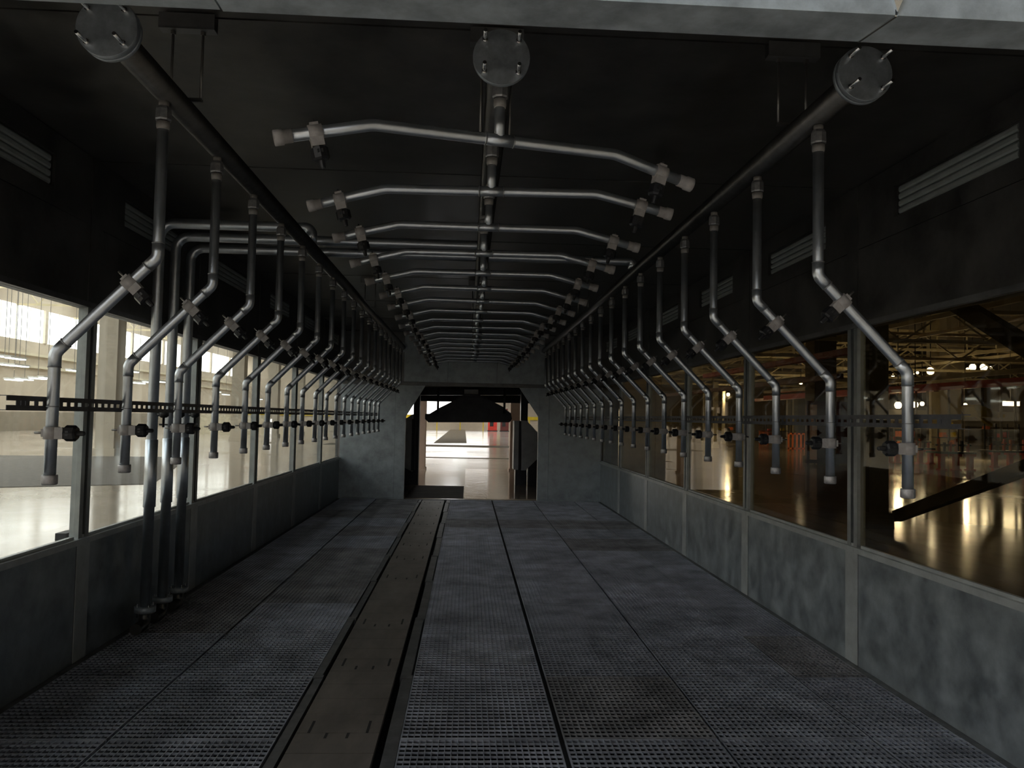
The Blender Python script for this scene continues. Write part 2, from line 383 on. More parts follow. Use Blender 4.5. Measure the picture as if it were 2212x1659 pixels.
def union(parent, p, d, r):
    """threaded union running from p along d"""
    p, d = Vector(p), Vector(d).normalized()
    obj('nipple', mk(lathe, p, d, [(0, r*.9), (.03, r*.9)], 14), 'collar', parent)
    u = obj('union_nut', mk(lathe, p+d*.020, d, [(0, r*1.15), (.012, r*1.42), (.050, r*1.47), (.056, r*1.3)], 8, False), 'union', parent)
    obj('collar', mk(lathe, p+d*.080, d, [(0, r*1.16), (.022, r*1.16), (.026, r*1.08), (.030, r*1.08)], 16), 'collar', u)
RP = .0215
def side_pipe(s, lab, grp):
    """s=-1 by the bright windows, +1 by the dim ones; origin under the header on the floor level"""
    t = thing('spray_pipe', lab, 'spray pipe', (0, 0, 0), 0, grp)
    z1, z2, zb, b = 2.242, 1.860, 1.372, .371*s
    pts = [(0, 0, HZ-HR-.10), (0, 0, z1), (b, 0, z2), (b, 0, zb)]
    obj('pipe', mk(sweep, pts, RP, 18, .045), 'pipe', t)
    union(t, (0, 0, HZ-HR-.0005), (0, 0, -1), RP)
    dg = (Vector(pts[2])-Vector(pts[1])).normalized()
    for q, e1, e2 in ((Vector(pts[1]), Vector((0,0,1)), dg), (Vector(pts[2]), -dg, Vector((0,0,-1)))):
        e = obj('elbow', mk(sweep, [q+e1*.055, q, q+e2*.055], RP+.0016, 18, .045), 'pipe', t)
        for ee in (e1, e2): obj('weld_ring', mk(lathe, q+ee*.053, ee, [(0, RP+.003), (.004, RP+.003)], 14), 'union', e)
    bm = bmesh.new(); lathe(bm, (b, 0, 1.655), (0, 0, -1), [(0, RP+.002), (.003, RP+.002)], 14); obj('joint_ring', bm, 'union', t)
    obj('end_cap', mk(lathe, (b, 0, zb+.022), (0, 0, -1), [(0, RP+.005), (.004, RP+.007), (.034, RP+.007), (.038, RP+.003)], 14), 'cap', t)
    inn = Vector((dg.z, 0, -dg.x)) if s < 0 else Vector((-dg.z, 0, dg.x))
    inn = Vector((-s*abs(dg.z), 0, -abs(dg.x)))
    nozzle(t, Vector(pts[1])+dg*(.145), inn, dg, RP)
    nozzle(t, (b, 0, 1.553), (-s, 0, 0), (0, 0, 1), RP)
    return t
jit = {-1: [(0, 0, .0), (0, .01, .01), (0, .0, -.01), (0, 0, .015), (0, 0, -.01)], 1: [(0, -.035, 0), (.004, 0, .0), (0, .02, 0), (0, -.015, 0)]}
for s, lab, grp in ((-1, 'bent galvanised spray pipe hanging beside the bright-hall windows', 'spray pipes by the bright windows'),
                    (1, 'bent galvanised spray pipe hanging beside the dim-hall windows', 'spray pipes by the dim windows')):
    proto = side_pipe(s, lab, grp)
    for k in range(18):
        j = jit[s][k] if k < len(jit[s]) else (0, random.uniform(-.008, .008), random.uniform(-.015, .015))
        o = proto if k == 0 else dup(proto, (0, 0, 0))
        o['label'] = 'bent galvanised spray pipe by the %s windows, %s from the header\'s bolted end flange' % ('bright-hall' if s < 0 else 'dim-hall', NTH[k])
        o.location = (s*HA + j[0], YP + PP*k + j[1], 0); o.rotation_euler = (0, 0, j[2])

# crosswise spray bars
ZB = 2.630
def spray_bar(lab, grp=None):
    t = thing('spray_bar', lab, 'spray bar', (0, 0, 0), 0, grp)
    r = .0205
    obj('bar_pipe', mk(sweep, [(-.786, 0, 2.547), (-.462, 0, ZB), (.462, 0, ZB), (.786, 0, 2.547)], r, 18, .16), 'pipe', t)
    obj('drop_pipe', mk(cyl, (0, 0, ZB), (0, 0, HZ-HR-.1), r*.95, 16), 'pipe', t)
    tee = obj('tee', mk(cyl, (-.056, 0, ZB), (.056, 0, ZB), r+.0012, 16), 'pipe', t)
    for x in (-.055, .052): obj('weld_ring', mk(lathe, (x, 0, ZB), (1, 0, 0), [(0, r+.003), (.004, r+.003)], 14), 'union', tee)
    union(t, (0, 0, HZ-HR-.0005), (0, 0, -1), r)
    for s in (-1, 1):
        d = Vector((s*.324, 0, -.083)).normalized(); e = Vector((s*.786, 0, 2.547))
        bm = bmesh.new(); lathe(bm, e-d*.055, d, [(0, r+.003), (.03, r+.003), (.031, r+.0065), (.06, r+.0065), (.062, r+.003)], 12)
        obj('end_cap', bm, 'clamp', t)
        nozzle(t, Vector((s*.462, 0, ZB))+d*.20, Vector((d.z*s*0 - d.x*0 + s*d.z*.0, 0, -1)) - d*(Vector((0,0,-1)).dot(d)), d, r, .012)
    return t
sb = spray_bar('crosswise spray bar hung straight below the middle header', 'spray bars across the tunnel')
first = dup(sb, (0, 0, 0)); del first['group']; first['label'] = 'foremost spray bar, swung askew right below the middle end flange'
first.location = (0, 2.755, 0); first.rotation_euler = (0, radians(0), radians(13.0)); first.scale = (.965, .965, 1)
for k in range(1, 18):
    o = sb if k == 1 else dup(sb, (0, 0, 0))
    o['label'] = 'crosswise galvanised spray bar, %s from the bolted flange of the middle header' % NTH[k]
    o.location = (0, 2.742 + PP*k, 0); o.rotation_euler = (0, random.uniform(-.006, .006), {1: -.03, 2: .01, 3: .0}.get(k, random.uniform(-.03, .03)))

# slotted strut channels along the lower ends of the pipes
for s, lab in ((-1, 'dark slotted strut channel tying the pipes by the bright windows'), (1, 'dark slotted strut channel tying the pipes by the dim windows')):
    y0 = 2.86 if s < 0 else 2.78; L = 14.35-y0; x = s*(HA+.371+RP+.009)
    t = thing('strut_channel', lab, 'strut', (x, y0, 1.664))
    bm = bmesh.new(); X0, X1 = sorted((0, s*.0025)); p = .06
    box(bm, X0, X1, 0, L, .008, .0245); box(bm, X0, X1, 0, L, -.0245, -.008)
    k = int(L/p)
    for i in range(k+1): box(bm, X0, X1, i*p+(.09 if i == 0 else 0)*1, i*p+.026+(.09 if i == 0 else 0), -.0081, .0081)
    obj('slotted_web', bm, 'strut', t)
    fx = sorted((0, s*.038))
    obj('channel_flange', B(*fx, 0, L, .0245, .027), 'strut', t); obj('channel_flange', B(*fx, 0, L, -.027, -.0245), 'strut', t)

# hangers
hm = None
for x, nm in ((-HA, 'header by the bright windows'), (HA, 'header by the dim windows'), (0, 'middle header')):
    for y, w in ((3.335, 'nearest its end flange'), (9.6, 'halfway down the tunnel')):
        t = thing('pipe_hanger', 'twin-rod ceiling hanger on the %s, %s' % (nm, w), 'hanger', (x, y, ZC))
        c = obj('ceiling_plate', B(-.115, .115, -.025, .025, -.068, -.062), 'galv_dark', t)
        obj('plate_lip', B(-.115, .115, -.025, -.020, -.064, -.001), 'galv_dark', c); obj('plate_lip', B(-.115, .115, .020, .025, -.064, -.001), 'galv_dark', c)
        for q in (-1, 1):
            obj('rod', mk(cyl, (q*.062, 0, -.062), (q*.062, 0, HZ-ZC-(.06 if x == 0 else -.05)), .006, 8), 'rod', t)
            obj('nut', mk(lathe, (q*.062, 0, -.085), (0, 0, 1), [(0, .012), (.014, .012)], 6, False), 'rod', t)
        if x == 0: obj('strap', B(-.07, .07, -.012, .012, HZ-ZC-.066, HZ-ZC-.056), 'rod', t)
        else: obj('saddle', B(-.068, .068, -.012, .012, HZ-ZC+HR, HZ-ZC+HR+.009), 'rod', t)

# supply risers by the bright windows
RX = -2.44; RR = .038
for i, (ry, tx, zt, lab) in enumerate(((6.03, -HA, 3.065, 'supply riser by the bright windows bending over to their header'),
                                       (6.36, 0, 3.04, 'supply riser by the bright windows crossing over to the middle header'),
                                       (6.70, HA, 3.02, 'supply riser by the bright windows crossing over to the far header'))):
    t = thing('supply_riser', lab, 'pipe', (RX, ry, 0))
    bm = bmesh.new(); dx = tx-RX
    if i == 0: pts = [(0, 0, .10), (0, 0, zt), (dx, 0, zt), (dx, 0, HZ+HR)]
    else: pts = [(0, 0, .10), (0, 0, zt), (dx, 0, zt), (dx, 0, HZ+HR)]
    sweep(bm, pts, RR, 18, .11); obj('pipe', bm, 'pipe' if i == 0 else 'pipe', t)
    obj('sleeve', mk(lathe, (0, 0, .93), (0, 0, 1), [(0, RR+.001), (.002, RR+.006), (.5, RR+.006), (.502, RR+.001)], 18), 'pipe', t)
    obj('base_flange', mk(lathe, (0, 0, .16), (0, 0, 1), [(0, .075), (.018, .075), (.024, .075), (.042, .075)], 24), 'flange', t)
    obj('base_elbow', mk(sweep, [(0, 0, .17), (0, 0, .07), (.0, -.16, .07)], RR+.004, 14, .07), 'header', t)
    for q in range(4):
        a = pi/4 + q*pi/2; obj('bolt', mk(cyl, (.058*cos(a), .058*sin(a), .13), (.058*cos(a), .058*sin(a), .225), .006, 6), 'bolt', t)
    v = bmesh.new(); lathe(v, (RR+.0, -.02, 1.62), (1, 0, -.0), [(0, .014), (.05, .014)], 10)
    lathe(v, (RR+.05, -.02, 1.655), (0, 0, -1), [(0, .02), (.01, .034), (.045, .036), (.058, .02), (.06, .009), (.13, .009)], 12)
    bar(v, (RR+.02, -.02, 1.545), (RR+.08, -.02, 1.545), .01, .012)
    obj('drain_cock', v, 'black', t)

# light fittings in the upper walls
proto = None
for s, side in ((-1, 'bright-hall'), (1, 'dim-hall')):
    for i in range(1, 7):
        a, b = edges[i], edges[i+1]; m = (a+b)/2
        t = thing('light_fitting', 'unlit ribbed light fitting above the %s windows, %s from the entrance beam' % (side, NTH[i-1]), 'light', (s*(Wd+.005), m, 3.085), 0, 'unlit fittings above the %s windows' % side)
        bm = bmesh.new(); X0, X1 = sorted((s*.06, s*.07))
        box(bm, X0, X1, -.575, .575, -.1, .1)
        X0, X1 = sorted((.016*s, s*.06))
        box(bm, X0, X1, -.575, -.565, -.1, .1); box(bm, X0, X1, .565, .575, -.1, .1); box(bm, X0, X1, -.575, .575, -.1, -.092); box(bm, X0, X1, -.575, .575, .092, .1)
        obj('recess_box', bm, 'ceil', t)
        for k in range(4):
            z = -.069+.046*k
            obj('ribbed_cover', mk(prism, [(s*.055, z-.0225), (s*.014, z-.019), (s*.008, z-.009), (s*.008, z+.009), (s*.014, z+.019), (s*.055, z+.0225)], 'y', -.545, .545), 'tube', t)

# ================================================================ DRYER GATE beyond the end wall
dg_ = thing('dryer_gate', 'dark blower gate with hanging hood just beyond the end opening', 'dryer', (0, 19.5, 0))
YD = 19.5
def AY(px, py, Y=YD): p = A(px, py, Y); return (p.x, p.z)
def poly_px(pts, Y=YD): return [AY(*p, Y) for p in pts]
h = obj('hood', mk(prism, poly_px([(925,897),(950,882),(978,868),(1003,853),(1033,853),(1058,866),(1082,878),(1101,893),(1101,899)]), 'y', -.55, .55), 'hood', dg_)
obj('hood_rim', mk(prism, poly_px([(921,894),(1101,894),(1103,905),(1098,912),(928,912),(921,905)]), 'y', -.62, .62), 'hood', dg_)
obj('blower_neck', mk(prism, poly_px([(1003,842),(1033,842),(1033,856),(1003,856)]), 'y', -.2, .2), 'plate', dg_)
for px in (949, 1088):
    x, z = AY(px, 840); x1, z1 = AY(px, 896); obj('lift_rod', mk(cyl, (x, -.58, z), (x, -.58, z1), .028, 10), 'rod', dg_)
obj('cross_beam', mk(prism, poly_px([(880,841),(1150,841),(1150,853),(880,853)]), 'y', .25, .45), 'hood', dg_)
obj('cross_beam', mk(prism, poly_px([(880,826),(1150,826),(1150,836),(880,836)]), 'y', -.3, -.1), 'rod', dg_)
x, z = AY(896, 840); obj('gate_post', mk(box, AY(894,900)[0], AY(907,900)[0], -.15, .15, 0, z), 'hood', dg_)
obj('gate_post', mk(box, AY(1125,900)[0], AY(1140,900)[0], .0, .3, 0, z), 'hood', dg_)
lp = obj('side_nozzle_plate', mk(prism, poly_px([(870,905),(881,903),(893,895),(893,1017),(879,1010),(866,1001)]), 'y', -.35, .2), 'plate', dg_)
obj('nozzle_lip', mk(box, AY(893,900)[0], AY(900,900)[0], -.4, .2, AY(890,1014)[1], AY(890,905)[1]), 'hood', lp)
rp = obj('side_nozzle_plate', mk(prism, poly_px([(1124,908),(1136,909),(1163,938),(1163,985),(1133,1014),(1124,1014)]), 'y', -.35, .2), 'plate', dg_)
obj('nozzle_lip', mk(box, AY(1109,910)[0], AY(1119,910)[0], -.4, .2, AY(1115,1012)[1], AY(1115,909)[1]), 'plate', rp)
obj('nozzle_slot', mk(box, AY(1119,910)[0], AY(1124,910)[0], -.36, .2, AY(1115,1013)[1], AY(1115,909)[1]), 'hood', rp)
obj('foot', mk(box, AY(1112,1020)[0], AY(1124,1020)[0], -.2, .2, 0, AY(1115,1014)[1]), 'hood', dg_)
obj('foot', mk(box, AY(868,1020)[0], AY(893,1020)[0], -.1, .2, 0, AY(880,1004)[1]), 'hood', dg_)
obj('foot', mk(box, AY(1140,1020)[0], AY(1165,1020)[0], -.1, .2, 0, AY(1150,990)[1]), 'hood', dg_)
dk = thing('dryer_canopy', 'dark canopy roof over the dryer gate beyond the end wall', 'canopy', (0, 16, 0))
obj('roof_sheet', B(-2.4, 2.4, .1, 8.0, 2.75, 2.8), 'hood', dk)
obj('rear_fascia', B(-2.4, 2.4, 7.6, 7.7, 2.1, 2.75), 'hood', dk)
for s in (-1, 1):
    obj('side_sheet', B(*sorted((s*2.35, s*2.4)), .1, 7.0, 0, 2.75), 'hood', dk)
# beige posts beyond
for px0, px1, lab in ((906, 920, 'beige portal post beyond the dryer beside its dark post'), (1103, 1126, 'beige portal post beyond the dryer behind its grey plate')):
    p0, p1 = A(px0, 900, 24.6), A(px1, 900, 24.6)
    t = thing('portal_post', lab, 'post', ((p0.x+p1.x)/2, 24.6, 0)); w = (p1.x-p0.x)/2
    obj('post_shaft', B(-w, w, 0, .5, 0, 2.9), 'pinkpost', t); obj('post_base', B(-w-.03, w+.03, -.03, .53, 0, .06), 'pinkpost', t)
# wet sheet and worn lane on the floor past the opening
p = G(1060, 1080)
o = tag(obj('floor_sheet', B(-.12, OX1+.25, 16.0, 25.2, 0, .006), 'wet'), 'shiny wet sheet laid on the floor right past the end opening', 'floor sheet')
o = tag(obj('worn_lane', B(OX0, -.14, 16.0, 18.9, 0, .004), 'lane'), 'dark worn lane on the floor past the opening beside the wet sheet', 'floor lane')
for yv, xa, xb in ((20.2, -.9, -.3), (22.6, -1.0, -.5)): pass
o = tag(obj('floor_channel', B(-3.0, 3.0, 31.6, 32.2, 0, .004), 'brown'), 'dark drain channel across the bright floor beyond the dryer', 'drain')
a, b_ = G(937, 957), G(1008, 957); c, d = G(982, 921), G(1004, 921)
o = tag(obj('floor_lane', mk(prism, [(a.x, a.y), (b_.x, b_.y), (d.x, d.y), (c.x, c.y)], 'z', 0, .012), 'brown'), 'long brown conveyor lane on the bright floor beyond the dryer', 'floor lane')
o = tag(obj('floor_strip', B(-8, 8, 43.5, 46.5, 0, .004), 'brown'), 'brown strip across the bright floor at the lane\'s near end', 'floor strip')

# ================================================================ HALL
HX0, HX1, HY0, HY1, HH = -33.0, 64.0, -24.0, 118.0, 11.5
hf = struct('floor_hall', 'polished tan floor of the factory hall', 'floor')
bm = bmesh.new()
for x0, x1, y0, y1 in ((HX0, -2.735, HY0, HY1), (2.735, HX1, HY0, HY1), (-2.735, 2.735, HY0, 2.10), (-2.735, 2.735, 15.9, HY1)): box(bm, x0, x1, y0, y1, -.3, 0)
obj('floor_slab', bm, 'hallfloor', hf)
# hall roof, with unseen glowing panels added to light the hall
hr = struct('ceiling_hall', 'factory hall roof with added glowing fill panels', 'ceiling')
obj('roof_deck', B(HX0, HX1, HY0, HY1, HH, HH+.2), 'hallroof', hr)
for x in (-30, -25.5, -21, -16.5):
    for k in range(9):
        y0 = HY0 + 6 + k*15
        obj('fill_panel', B(x-1.0, x+1.0, y0, y0+10, HH-.06, HH-.02), 'roof_fill', hr)
for k in range(4):
    y0 = 62 + k*13
    for x in (-2, 6): obj('fill_panel', B(x-1.0, x+1.0, y0, y0+9, HH-.06, HH-.02), 'roof_fill', hr)
for x in (-9, -3.2):
    for k in (1,): obj('fill_panel', B(x-1.2, x+1.2, -14+k*8, -7.5+k*8, HH-.06, HH-.02), 'front_fill', hr)  # added overhead so light bounces off the floor onto the entrance beam
# bright side wall
wl = struct('wall_hall_left', 'beige hall wall with a band of daylit windows')
obj('wall_base', B(HX0-.2, HX0, HY0, HY1, 0, 6.7), 'hallwall', wl); obj('wall_top', B(HX0-.2, HX0, HY0, HY1, 9.25, HH), 'hallwall', wl)
for k in range(18):
    y0 = HY0 + k*7.9
    obj('window_or_fill_bay', B(HX0-.12, HX0-.08, y0+.2, y0+7.7, 6.7, 9.25), 'window', wl)
    obj('window_pier', B(HX0-.2, HX0+.1, y0-.2, y0+.2, 6.7, 9.25), 'concrete', wl)
    bmx = bmesh.new()
    for q in (1, 2, 3): box(bmx, HX0-.1, HX0-.03, y0+.2+7.5*q/4-.015, y0+.2+7.5*q/4+.015, 6.7, 9.25)
    obj('glazing_bar', bmx, 'cream', wl)
for z in (5.6, 4.7): obj('wall_rail', B(HX0, HX0+.25, HY0, HY1, z, z+.18), 'cream', wl)
obj('wall_plinth', B(HX0, HX0+.12, HY0, HY1, 0, 1.4), 'hallroof', wl)
wr = struct('wall_hall_right', 'dim hall wall beyond the racks')
obj('wall_sheet', B(HX1, HX1+.2, HY0, HY1, 0, HH), 'brown', wr)
wb = struct('wall_hall_back', 'far end wall of the hall')
obj('wall_sheet', B(HX0, HX1, HY1, HY1+.2, 0, HH), 'hallwall', wb)
obj('window_or_fill_bay', B(-14, 3.2, HY1-.06, HY1-.02, 1.9, 4.4), 'farwin', wb)
obj('wall_rail', B(HX0, HX1, HY1-.2, HY1-.02, 1.4, 1.8), 'yellow', wb)
wm = struct('light_block_wall', 'added unseen partition keeping bright-hall light out of the dim hall')  # out-of-view wall added to keep the dim hall dark
obj('block_sheet', B(2.95, 3.1, HY0, HY1, 4.2, HH), 'hallroof', wm)
obj('block_front', B(2.95, 3.1, HY0, 1.9, 0, 4.2), 'hallroof', wm)
obj('block_rear', B(2.95, 3.1, 16.5, 31, 0, 4.2), 'hallroof', wm)
obj('block_foot', B(2.95, 3.1, 2.0, 16.5, 3.38, 4.2), 'hallroof', wm)
wf = struct('wall_hall_front', 'hall wall behind the photographer with added glowing panels')
obj('wall_sheet', B(HX0, HX1, HY0-.2, HY0, 0, HH), 'hallwall', wf)
for k in range(5): obj('window_or_fill_bay', B(-20+k*8, -20+k*8+6.5, HY0+.02, HY0+.06, 3.0, 8.5), 'rear_fill', wf)  # glowing panels added out of view to throw light on the beam

# columns of the bright half
def column(x, y, w, label, m='concrete', grp=None, hgt=HH):
    t = thing('hall_column', label, 'column', (x, y, 0), 0, grp)
    obj('shaft', B(-w, w, -w, w, 0, hgt), m, t); obj('plinth', B(-w-.06, w+.06, -w-.06, w+.06, 0, .25), m, t)
    return t
for k in range(8): column(-13.3, 29.9+8.2*k, .34, 'beige concrete column standing in the bright hall', 'concrete', 'columns of the bright hall')
o = tag(obj('floor_mat', mk(prism, [(G(0,1053).x, G(0,1053).y), (G(330,1046).x, G(330,1046).y), (G(410,988).x, G(410,988).y), (G(0,984).x, G(0,984).y)], 'z', 0, .01), 'mat'), 'dark textured mat area on the bright hall floor', 'floor mat')
# beams and rail under the bright windows
for k, (z, x) in enumerate(((9.4, -24.5), (9.4, -13.3))):
    t = tag(obj('crane_beam', B(x-.12, x+.12, 22, 100, z, z+.3), 'cream'), ['cream overhead beam along the columns near the bright windows', 'cream overhead beam along the columns of the bright hall'][k], 'beam')
for k in range(7):
    y = 34+8.2*k
    t = thing('roof_truss', 'pale lattice roof truss spanning the bright hall', 'truss', (0, y, 0), 0, 'trusses of the bright hall')
    obj('chord', B(-32.8, -6, -.06, .06, 9.1, 9.25), 'truss', t); obj('chord', B(-32.8, -6, -.06, .06, 10.6, 10.75), 'truss', t)
    bm = bmesh.new(); n_ = 22
    for i in range(n_):
        xa = -32.5 + 26*i/n_; xb = -32.5 + 26*(i+1)/n_
        bar(bm, (xa, 0, 9.2 if i % 2 else 10.65), (xb, 0, 10.65 if i % 2 else 9.2), .07, .07)
    obj('lattice', bm, 'truss', t)
# rows of fluorescent lamps in the bright hall
for k, (px, py, y) in enumerate(((30, 820, 40), (53, 819, 40), (82, 817, 40), (103, 816, 40), (10, 770, 36), (34, 774, 36), (18, 788, 38), (42, 790, 38), (236, 829, 44), (300, 827, 44), (322, 825, 44), (345, 824, 44), (160, 800, 42), (250, 800, 42), (285, 802, 42), (488, 852, 60), (468, 846, 56), (560, 862, 66))):
    p = A(px, py, y)
    t = thing('tube_lamp', 'lit fluorescent tube lamp hung in the bright hall', 'lamp', p, 0, 'tube lamps of the bright hall')
    obj('tube', B(-.12, .12, -.6, .6, -.05, 0), 'tubelit', t); obj('reflector', B(-.15, .15, -.65, .65, .0, .07), 'white', t)
    obj('hanger_wire', B(-.01, .01, -.01, .01, .07, HH-p.z), 'rod', t)
# low pale wall blocks behind the bright columns
o = tag(obj('low_partition', B(-20, -14.5, 60, 60.3, 0, 1.5), 'cream'), 'low cream partition behind the columns of the bright hall', 'partition')
o = tag(obj('utility_box', B(G(118,1168).x, G(142,1168).x, G(130,1168).y, G(130,1168).y+.3, 0, .09), 'dark'), 'small dark box on the floor outside the bright windows', 'box')

# ---------------- dim half of the hall
column(6.5, 12.45, .16, 'brown steel column right outside the dim-hall windows with braces', 'brown', None, 9)
p0, p1 = Vector((6.8, 12.3, .2)), AX(2212, 1012, 6.8)
d = (p1-p0).normalized()
t = tag(obj('diagonal_brace', mk(bar, p0, p0+d*7.5, .14, .17), 'brown'), 'brown diagonal brace rising from the column foot outside the dim windows', 'brace')
p0, p1 = AX(2050, 645, 6.2), AX(2212, 745, 6.2); d = (p1-p0).normalized()
t = tag(obj('diagonal_brace', mk(bar, p0-d*1.4, p0+d*3.6, .14, .2), 'brown'), 'brown diagonal brace sloping down from high on the column outside the dim windows', 'brace')
cb = thing('red_cabinet', 'tall dark red steel cabinet with open frame in the dim hall', 'cabinet', (14.86, 32, 0))
obj('cabinet_body', B(-.55, 1.05, -.4, .4, .1, 2.45), 'dred', cb)
for a, b in ((-1.05, -.93), (-.62, -.55)): obj('frame_post', B(a, b, -.4, -.28, 0, 2.6), 'dred', cb)
for z in (0.05, 2.45): obj('frame_rail', B(-1.05, 1.05, -.42, -.28, z, z+.14), 'dred', cb)
obj('frame_post', B(.98, 1.08, -.45, -.35, 0, 2.6), 'dred', cb)
column(15.3, 33.6, .48, 'broad brown column behind the dark red cabinet', 'brown', None, HH)
for px, lab in ((2016, 'tan column in the dim hall beside its grey neighbour'), (2053, 'wide grey column in the dim hall beyond the work tables')):
    p = G(px, 975); column(p.x, p.y, .28 if px == 2016 else .62, lab, 'truss' if px == 2016 else 'concrete', None, HH)
# overhead beams running with the tunnel
for X, z, hgt, m, y0, y1, lab in ((18, 3.05, .26, 'red', 22, 47, 'long red overhead beam over the work tables'),
                                  (18, 3.45, .16, 'cream', 22, 47, 'cream overhead rail above the long red beam'),
                                  (10, 3.52, .16, 'red', 19, 33, 'red overhead beam nearest the dim windows'),
                                  (12.5, 3.2, .18, 'dred', 26, 50, 'dark red overhead beam under the cream duct'),
                                  (9.4, 3.98, .24, 'cream', 19, 28, 'cream duct high outside the dim windows'),
                                  (22, 3.3, .2, 'dred', 36, 60, 'dark red overhead beam far behind the red cabinet')):
    tag(obj('overhead_beam', B(X-.12, X+.12, y0, y1, z, z+hgt), m), lab, 'beam')
# trusses
for k in range(6):
    y = 27+7*k
    t = thing('roof_truss', 'tan lattice truss under the roof of the dim hall', 'truss', (0, y, 0), 0, 'trusses of the dim hall')
    for z in (4.6, 5.7, 6.7): obj('chord', B(7, 40, -.06, .06, z, z+.13), 'truss', t)
    bm = bmesh.new(); n_ = 20
    for i in range(n_):
        xa = 7 + 33*i/n_; xb = 7 + 33*(i+1)/n_
        bar(bm, (xa, 0, 4.65 if i % 2 else 5.75), (xb, 0, 5.75 if i % 2 else 4.65), .06, .06)
        bar(bm, (xa, 0, 5.75), (xa, 0, 6.75), .06, .06)
        if i % 3 == 0: bar(bm, (xa, 0, 5.75), (xb, 0, 6.7), .05, .05)
    obj('lattice', bm, 'truss', t)
for X in (16, 20, 24, 28):
    tag(obj('roof_purlin', B(X-.06, X+.06, 22, 70, 5.1+.25*(X % 3), 5.25+.25*(X % 3)), 'truss'), 'tan purlin running above the work tables of the dim hall', 'purlin', 'purlins of the dim hall')
# cream posts
for px, pyb, w in ((1545, 968, .13), (1562, 958, .1), (1602, 965, .13), (1703, 950, .17), (1717, 950, .2), (1521, 960, .09)):
    p = G(px, pyb); column(p.x, p.y, w, 'slim cream post standing in the dim hall between cabinet and tunnel', 'cream', 'cream posts of the dim hall', 4.2)
# white hanging tubes over the tables
for px, Y in ((1919, 31), (1979, 33), (2004, 33), (2050, 31), (2079, 31), (2163, 30), (2194, 30)):
    b = AX(px, 952, 18)
    tag(obj('hanging_tube', mk(cyl, (18, b.y, b.z), (18, b.y, 3.05), .045, 8), 'white'), 'white vertical tube hanging over the work tables', 'tube', 'white tubes over the tables')
# work tables with red legs
def table(px, pyb, wpx, lab):
    p = G(px, pyb); sc = p.y/F; w = wpx*sc/2
    t = thing('work_table', lab, 'table', (p.x, p.y, 0))
    obj('table_top', B(-w, w, -.1, .9, .62, .70), 'dark', t)
    for q in (-.8, 0, .8):
        l = bmesh.new(); box(l, q*w-.09, q*w+.09, 0, .18, 0, .62); box(l, q*w-.16, q*w+.16, -.05, .23, .52, .62); box(l, q*w-.14, q*w+.14, -.05, .23, 0, .05); obj('leg', l, 'red', t)
    for q in range(6):
        x = -w+.12+q*(2*w-.24)/5; obj('fixture_peg', B(x-.035, x+.035, .2, .3, .70, .70+random.uniform(.25, .5)), ('orange', 'dark', 'red')[q % 3], t)
    obj('fixture_rail', B(-w, w, .22, .28, .92, .98), 'dark', t)
table(2068, 1016, 82, 'work table with red legs standing under the red beam')
table(2185, 1010, 90, 'work table with red legs beside the diagonal brace')
table(1990, 1002, 60, 'smaller work table with red legs between the spray pipes')
table(1925, 1000, 40, 'narrow work table with red legs beside the brown steel column')
# orange stands
for px, pyb, wpx, lab in ((1721, 975, 42, 'orange barred stand beside the dark red cabinet'), (1650, 962, 22, 'orange barred stand behind the slim cream posts')):
    p = G(px, pyb); sc = p.y/F; w = wpx*sc/2
    t = thing('barred_stand', lab, 'stand', (p.x, p.y, 0))
    for z in (.12, 1.0): obj('rail', B(-w, w, -.04, .04, z, z+.1), 'orange', t)
    for q in range(5): x = -w+.06+q*(2*w-.12)/4; obj('upright', B(x-.05, x+.05, -.04, .04, 0, 1.1), 'orange', t)
# racks
for px, pyb, wpx, hgt, lab in ((1960, 985, 60, 1.9, 'dark storage rack behind the hanging tubes'), (2060, 984, 70, 1.7, 'dark storage rack behind the red-legged table'), (2165, 982, 80, 1.9, 'dark storage rack beneath the yellow hopper'), (1580, 958, 70, 1.9, 'dark storage rack behind the slim cream posts'), (1680, 958, 50, 2.0, 'dark storage rack beside the orange stands')):
    p = G(px, pyb); sc = p.y/F; w = wpx*sc/2
    t = thing('storage_rack', lab, 'rack', (p.x, p.y, 0))
    for q in (-1, -.33, .33, 1): obj('rack_post', B(q*w-.03, q*w+.03, 0, .06, 0, hgt), 'dark', t)
    for z in (.5, 1.0, 1.5): obj('shelf', B(-w, w, 0, .7, z, z+.05), 'brown' if z != 1.0 else 'dark', t)
    for q in range(7):
        x = -w+.15+random.random()*(2*w-.3); z = random.choice((.55, 1.05, 1.55))
        obj('bin', B(x-.12, x+.12, .1, .5, z, z+random.uniform(.12, .35)), random.choice(('orange', 'red', 'white', 'dark', 'yellow', 'dred')), t)
# pale panels at the back of the dim hall
p = G(2060, 975); tag(obj('pale_screen', B(p.x-4, p.x+9, p.y+3, p.y+3.1, 1.7, 2.8), 'white'), 'pale hanging screen behind the racks of the dim hall', 'screen')
# yellow hopper
Yh = AX(2120, 900, 18).y
t = thing('yellow_hopper', 'yellow sloping chute hanging beside the white tubes', 'chute', (18, Yh, 0)); ox = t.location.x
obj('chute', mk(prism, [(A(*q, Yh).x-ox, A(*q, Yh).z) for q in ((2088, 878), (2098, 874), (2155, 896), (2154, 902), (2100, 900))], 'y', -.4, .4), 'yellow', t)
obj('chute_arm', mk(prism, [(A(*q, Yh).x-ox, A(*q, Yh).z) for q in ((2092, 888), (2102, 890), (2141, 916), (2139, 921))], 'y', -.1, .1), 'yellow', t)
obj('chute_stem', B(-.05, .05, -.05, .05, A(2120, 884, Yh).z, 3.05), 'brown', t)
